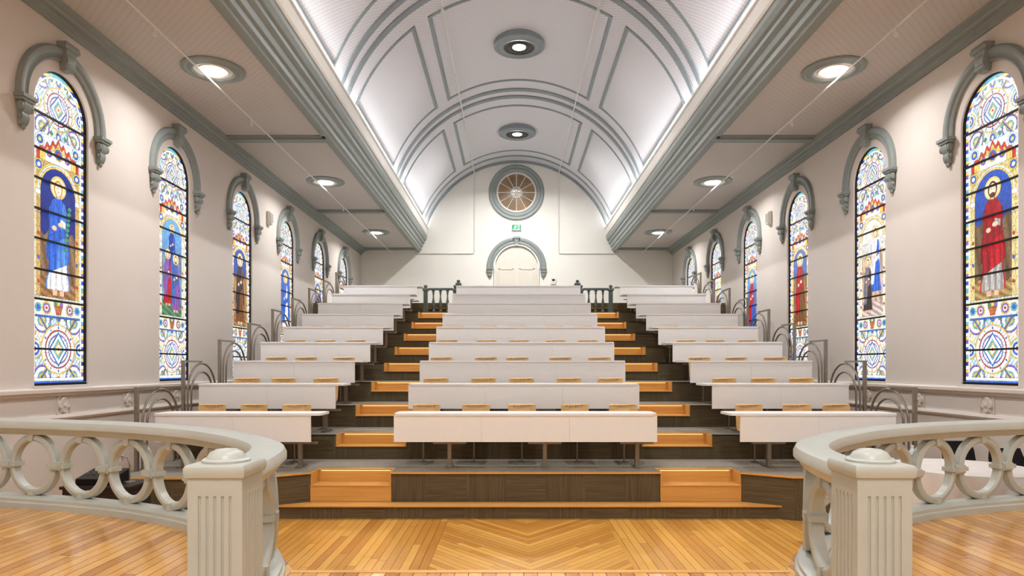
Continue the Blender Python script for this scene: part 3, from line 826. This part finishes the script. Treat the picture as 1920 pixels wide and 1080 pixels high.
g = None
for n in range(1, 10):
    for sg in (-1, 1):
        loc = (sg*4.95, ty(n), tz(n))
        if g is None:
            g = thing("guard_rail", "brushed steel guard rail with two nested bent-tube hoops", "railing", loc, group="steel guard rails at tier ends")
            part(g, "post", MB().box(-.022,.022,.03,.075,0,1.07), M_STEEL)
            part(g, "top_bar", MB().box(-.025,.025,.03,.60,1.045,1.07), M_STEEL)
            for c, a, h in ((.64,.46,1.03),(.64,.35,.90)):
                pts = [(0,c-a,0),(0,c-a,h-a*.95)]+[(0,c-a*math.cos(u),h-a*.95+a*.95*math.sin(u)) for u in [pi*k/18 for k in range(1,18)]]+[(0,c+a,h-a*.95),(0,c+a,0)]
                part(g, "hoop", MB().tube(pts, .015, 10), M_STEEL, smooth=True)
        else: dup(g, loc)

# ------------------------------------------------------------------ upper classical balustrades
bal = [(.045,0),(.045,.05),(.025,.07),(.035,.12),(.046,.2),(.04,.28),(.02,.4),(.018,.48),(.032,.53),(.022,.55),(.04,.58),(.04,.62)]
M_TEALD = paint("darker_grey_green_paint", (112, 124, 122), .45, var=.05)
BALM = MB().lathe(bal, 14).mesh("baluster", True); BALM.materials.append(M_TEALD)
newp = MB().box(-.075,.075,-.075,.075,0,.12).box(-.055,.055,-.055,.055,.12,.66).box(-.08,.08,-.08,.08,.66,.72)
newp.lathe([(.03,.72),(.03,.74),(.05,.765),(.055,.79),(.04,.82),(.001,.835)], 14)
NEWM = newp.mesh("newel_post", True); NEWM.materials.append(M_TEALD)
for sg in (-1, 1):
    z9 = tz(9)
    b = thing("landing_balustrade", "grey-green turned baluster railing at the aisle head", "railing", (sg*2.2, 18.88, z9), group="landing balustrades")
    for x in (-.42, .42): part(b, "newel_post", NEWM, M_TEAL, (x,0,0))
    for x in (-.2, 0, .2): part(b, "baluster", BALM, M_TEAL, (x,0,.06))
    part(b, "bottom_rail", MB().box(-.35,.35,-.05,.05,0,.06), M_TEALD)
    part(b, "handrail", MB().prism([(-.06,.68),(.06,.68),(.07,.71),(.04,.74),(-.04,.74),(-.07,.71)], 'x', -.35, .35), M_TEALD)
    b = thing("landing_balustrade", "grey-green turned baluster railing along the landing", "railing", (sg*1.74, 20.3, LAND), group="landing balustrades")
    for y in (-.8, .8): part(b, "newel_post", NEWM, M_TEAL, (0,y,0))
    for y in (-.55,-.33,-.11,.11,.33,.55): part(b, "baluster", BALM, M_TEAL, (0,y,.06))
    part(b, "bottom_rail", MB().box(-.05,.05,-.72,.72,0,.06), M_TEALD)
    part(b, "handrail", MB().prism([(-.06,.68),(.06,.68),(.07,.71),(.04,.74),(-.04,.74),(-.07,.71)], 'y', -.72, .72), M_TEALD)
    b.scale = (1, 1, .84)

# ------------------------------------------------------------------ stage, curved rail
SZ = E-1.27
CP = [(1.54,3.30),(1.57,3.62),(1.66,4.06),(1.86,4.45),(2.22,4.88),(2.78,5.36),(3.7,5.84),(5.0,6.22),(5.95,6.38)]
def catmull(P, m=14):
    Q = [P[0]]+P+[P[-1]]; out = []
    for i in range(1, len(Q)-2):
        for k in range(m):
            t = k/m; a, b, c, d = [np.array(q) for q in Q[i-1:i+3]]
            out.append(.5*((2*b)+(-a+c)*t+(2*a-5*b+4*c-d)*t*t+(-a+3*b-3*c+d)*t**3))
    out.append(np.array(P[-1])); return np.array(out)
path = catmull(CP)
seg = np.r_[0, np.cumsum(np.hypot(*np.diff(path, axis=0).T))]
def at(s):
    p = np.array([np.interp(s, seg, path[:,0]), np.interp(s, seg, path[:,1])])
    q = np.array([np.interp(min(s+.03,seg[-1]), seg, path[:,0]), np.interp(min(s+.03,seg[-1]), seg, path[:,1])])
    r = np.array([np.interp(max(s-.03,0), seg, path[:,0]), np.interp(max(s-.03,0), seg, path[:,1])])
    t = (q-r)/np.linalg.norm(q-r); return p, t
left = []
for s in np.linspace(.75, seg[-1], 40):
    p, t = at(s); nrm = np.array([-t[1], t[0]])
    left.append((p[0]+nrm[0]*.14, p[1]+nrm[1]*.14))
left = [(1.5, 4.16)]+[q for q in left if q[1] > 4.2 and q[0] < 5.98]
outl = left+[(5.99, 6.52),(5.99,YF+.01)]
poly = outl+[(-x, y) for x, y in outl[::-1]]
solid("floor_stage", MB().prism(poly, 'z', .0, SZ), M_STAGE, "polished hardwood stage floor inside the curved railing", "floor", "structure")
m = MB().box(-1.55,1.55,4.13,4.18,SZ-.03,SZ+.004)
trim(m, M_WOOD, "pale wooden nosing on the stage edge")
st = thing("stage_steps", "wooden steps down from the stage to the floor", "steps", (0,0,0))
part(st, "upper_step", MB().box(-1.5,1.5,4.185,4.48,0,SZ*.66), M_WOOD); part(st, "lower_step", MB().box(-1.5,1.5,4.48,4.78,0,SZ*.33), M_WOOD)

def ring_mesh():
    m = MB(); rings = []; n = 48
    for i in range(n):
        a = 2*pi*i/n; c, s = math.cos(a), math.sin(a)
        def P(k, y): return ((.272-k)*c, y, (.278-k)*s)
        rings.append([P(.0,-.03),P(.0,.03),P(.015,.042),P(.044,.042),P(.058,.03),P(.058,-.03),P(.044,-.042),P(.015,-.042)])
    return m.loft(rings, loop=True).mesh("ring", True)
RING = ring_mesh(); RING.materials.append(M_RAIL)
m = MB(); m.box(-.06,.06,-.055,.055,-.034,.034); m.box(-.10,.10,-.05,.05,-.018,.018); m.box(-.045,.045,-.065,.065,-.022,.022)
LINK = m.mesh("link_block"); LINK.materials.append(M_RAIL)
m = MB(); m.prism([(-.035,.0),(.035,.0),(.02,-.06),(-.02,-.06)], 'y', -.055, .055)
KEYB = m.mesh("key_block"); KEYB.materials.append(M_RAIL)
NW = .138
def newel(parent, x, y):
    n = bpy.data.objects.new("newel_post", None); n.location = (x, y, SZ); reg(n, parent); n["label"] = "square fluted newel with domed cap"
    part(n, "plinth", MB().box(-NW,NW,-NW,NW,0,.14).box(-NW+.01,NW-.01,-NW+.01,NW-.01,.14,.17), M_RAIL)
    hw = NW-.012; pts = []
    for side in range(4):
        a = side*pi/2
        loc = [(-hw, -hw)]
        for k in range(5):
            c = -hw+.055+k*(2*hw-.11)/4
            for u in range(5):
                th = pi*u/4
                loc.append((c-.007*math.cos(th), -hw+.008*math.sin(th)))
        for p in loc:
            pts.append((p[0]*math.cos(a)-p[1]*math.sin(a), p[0]*math.sin(a)+p[1]*math.cos(a)))
    sq = [(-hw,-hw),(hw,-hw),(hw,hw),(-hw,hw)]
    m = MB(); m.prism(pts, 'z', .21, .68); m.prism(sq, 'z', .17, .21); m.prism(sq, 'z', .68, .76)
    part(n, "shaft", m, M_RAIL)
    m = MB()
    rings = []
    for z, w in ((.76,hw),(.765,NW-.003),(.785,NW+.002),(.81,NW+.002),(.822,NW-.006),(.824,NW-.02)):
        rings.append([(-w,-w,z),(w,-w,z),(w,w,z),(-w,w,z)])
    m.loft(rings)
    m.lathe([(.108,.822),(.110,.834),(.10,.842),(.09,.842),(.086,.85),(.074,.868),(.048,.882),(.001,.888)], 32)
    part(n, "domed_cap", m, M_RAIL, smooth=True)
for sg in (-1, 1):
    b = thing("curved_balustrade", "curved sage-grey wooden balustrade with linked rings and square newel", "railing", (0,0,0), group="curved stage balustrades")
    hr = [(-.11,.755),(-.095,.785),(-.055,.80),(.055,.80),(.095,.785),(.11,.755),(.11,.725),(.085,.71),(.07,.68),(.055,.665),(-.055,.665),(-.07,.68),(-.085,.71),(-.11,.725)]
    br = [(-.10,0),(-.10,.05),(-.085,.06),(-.085,.085),(-.05,.11),(.05,.11),(.085,.085),(.085,.06),(.10,.05),(.10,0)]
    for nm, pr in (("handrail", hr), ("bottom_rail", br)):
        rings = []
        for s in np.linspace(0, seg[-1], 90):
            p, t = at(s)
            rings.append([(sg*(p[0]-t[1]*o), p[1]+t[0]*o, SZ+z) for o, z in pr])
        part(b, nm, MB().loft(rings), M_RAIL, smooth=True)
    PT = .575
    for i in range(20):
        s = .40+PT*i
        if s > seg[-1]-.1: break
        p, t = at(s); ang = math.atan2(t[1], sg*t[0])
        part(b, "ring", RING, M_RAIL, (sg*p[0], p[1], SZ+.3875), ang)
        part(b, "key_block", KEYB, M_RAIL, (sg*p[0], p[1], SZ+.665), ang)
        o = part(b, "key_block", KEYB, M_RAIL, (sg*p[0], p[1], SZ+.11), ang); o.rotation_euler = (pi, 0, ang)
        if s+PT/2 < seg[-1]:
            p, t = at(s+PT/2); ang = math.atan2(t[1], sg*t[0])
            part(b, "link_block", LINK, M_RAIL, (sg*p[0], p[1], SZ+.3875), ang)
    newel(b, sg*1.54, 3.19)

# ------------------------------------------------------------------ side aisle furniture
t = thing("draped_table", "round table under a white linen cloth beside the tiers", "table", (4.62, 7.1, 0))
n = 88; rings = []
for z, r, amp in ((.80,.001,0),(.80,.64,0),(.795,.68,0),(.74,.69,.01),(.5,.71,.025),(.2,.73,.04),(.03,.74,.05)):
    rings.append([((r+amp*math.sin(13*a))*math.cos(a), (r+amp*math.sin(13*a))*math.sin(a), z) for a in [2*pi*i/n for i in range(n)]])
part(t, "tablecloth", MB().loft(rings, cap=False), M_CLOTH, smooth=True)
part(t, "table_base", MB().lathe([(.3,0),(.3,.02),(.03,.05),(.03,.76),(.4,.77),(.4,.79)], 20), M_DARKM)
bt = thing("water_bottle", "clear plastic water bottle with blue label on the table", "bottle", (4.12, 7.15, .80))
part(bt, "bottle_body", MB().lathe([(.03,0),(.034,.01),(.034,.14),(.03,.16),(.014,.19),(.013,.205)], 18), M_BOTTLE, smooth=True)
part(bt, "label_band", MB().lathe([(.035,.06),(.0355,.062),(.0355,.118),(.035,.12)], 18, cap=False), M_BLUE)
part(bt, "cap", MB().lathe([(.016,.203),(.016,.22),(.001,.222)], 14), M_PIPE)
def blackchair(x, y, r):
    c = thing("stacking_chair", "black plastic chair beside the cloth-covered table", "chair", (x,y,0), r, group="black chairs")
    rr = [[(-hw,yy,z),(hw,yy,z),(hw,yy,z+.015),(-hw,yy,z+.015)] for yy, z, hw in ((-.22,.44,.2),(-.1,.45,.22),(.1,.445,.22),(.2,.46,.21))]
    part(c, "seat", MB().loft(rr), M_BLACK)
    rr = [[(-hw,yy,z),(hw,yy,z),(hw,yy+.015,z),(-hw,yy+.015,z)] for yy, z, hw in ((.2,.5,.18),(.22,.62,.21),(.26,.78,.21),(.29,.9,.18))]
    part(c, "backrest", MB().loft(rr), M_BLACK)
    for sx in (-1, 1):
        part(c, "leg", MB().tube([(sx*.2,-.24,0),(sx*.18,-.18,.44)], .012, 8), M_DARKM)
        part(c, "leg", MB().tube([(sx*.2,.27,0),(sx*.18,.18,.45),(sx*.18,.215,.6)], .012, 8), M_DARKM)
blackchair(5.66, 7.6, 0); blackchair(5.62, 8.4, 0)
c = thing("equipment_cart", "small dark cart carrying audio equipment", "cart", (-4.6, 7.3, 0))
part(c, "cabinet", MB().box(-.35,.35,-.22,.22,.06,.56).box(-.37,.37,-.24,.24,.56,.59), M_DARKM)
for sx in (-.28,.28):
    for sy in (-.17,.17): part(c, "caster", MB().lathe([(.03,-.012),(.03,.012)], 12, (0,0,0), 'x'), M_BLACK, (sx,sy,.03))
a = thing("audio_mixer", "dark audio equipment box with knobs on the cart", "audio equipment", (-4.65, 7.3, .59))
part(a, "case", MB().prism([(-.16,0),(.16,0),(.16,.14),(-.16,.07)], 'x', -.2, .2), M_BLACK)
KNOB = MB().lathe([(.012,.0),(.012,.02),(.001,.021)], 8).mesh("knob"); KNOB.materials.append(M_STEEL)
for i in range(6): part(a, "knob", KNOB, M_STEEL, (-.15+.06*i, -.02, .10))
m = thing("desk_lamp", "small gooseneck desk lamp on the equipment cart", "lamp", (-4.36, 7.3, .59))
part(m, "base", MB().lathe([(.06,0),(.06,.02),(.01,.03)], 16), M_STEEL); part(m, "gooseneck", MB().tube([(0,0,.02),(0,0,.2),(-.03,0,.28),(-.1,-.0,.3)], .008, 8), M_STEEL)
part(m, "lamp_shade", MB().lathe([(.02,.0),(.05,-.05)], 14, (-.11,0,.3), cap=False), M_STEEL)

# ------------------------------------------------------------------ world, camera
wd = bpy.data.worlds.new("world"); scene.world = wd; wd.use_nodes = True
wd.node_tree.nodes["Background"].inputs[0].default_value = (.6,.65,.8,1); wd.node_tree.nodes["Background"].inputs[1].default_value = .3
cam = bpy.data.cameras.new("camera"); cam.sensor_width = 36; cam.lens = 1250/1920*36
cam.shift_y = 150/1920; cam.clip_end = 100
co = bpy.data.objects.new("camera", cam); COL.objects.link(co)
co.location = (-.174, 0, E); co.rotation_euler = (pi/2, 0, 0)
scene.camera = co
scene.view_settings.view_transform = 'Standard'
try: scene.view_settings.look = 'Medium High Contrast'
except Exception: scene.view_settings.look = 'None'
scene.view_settings.exposure = -0.12
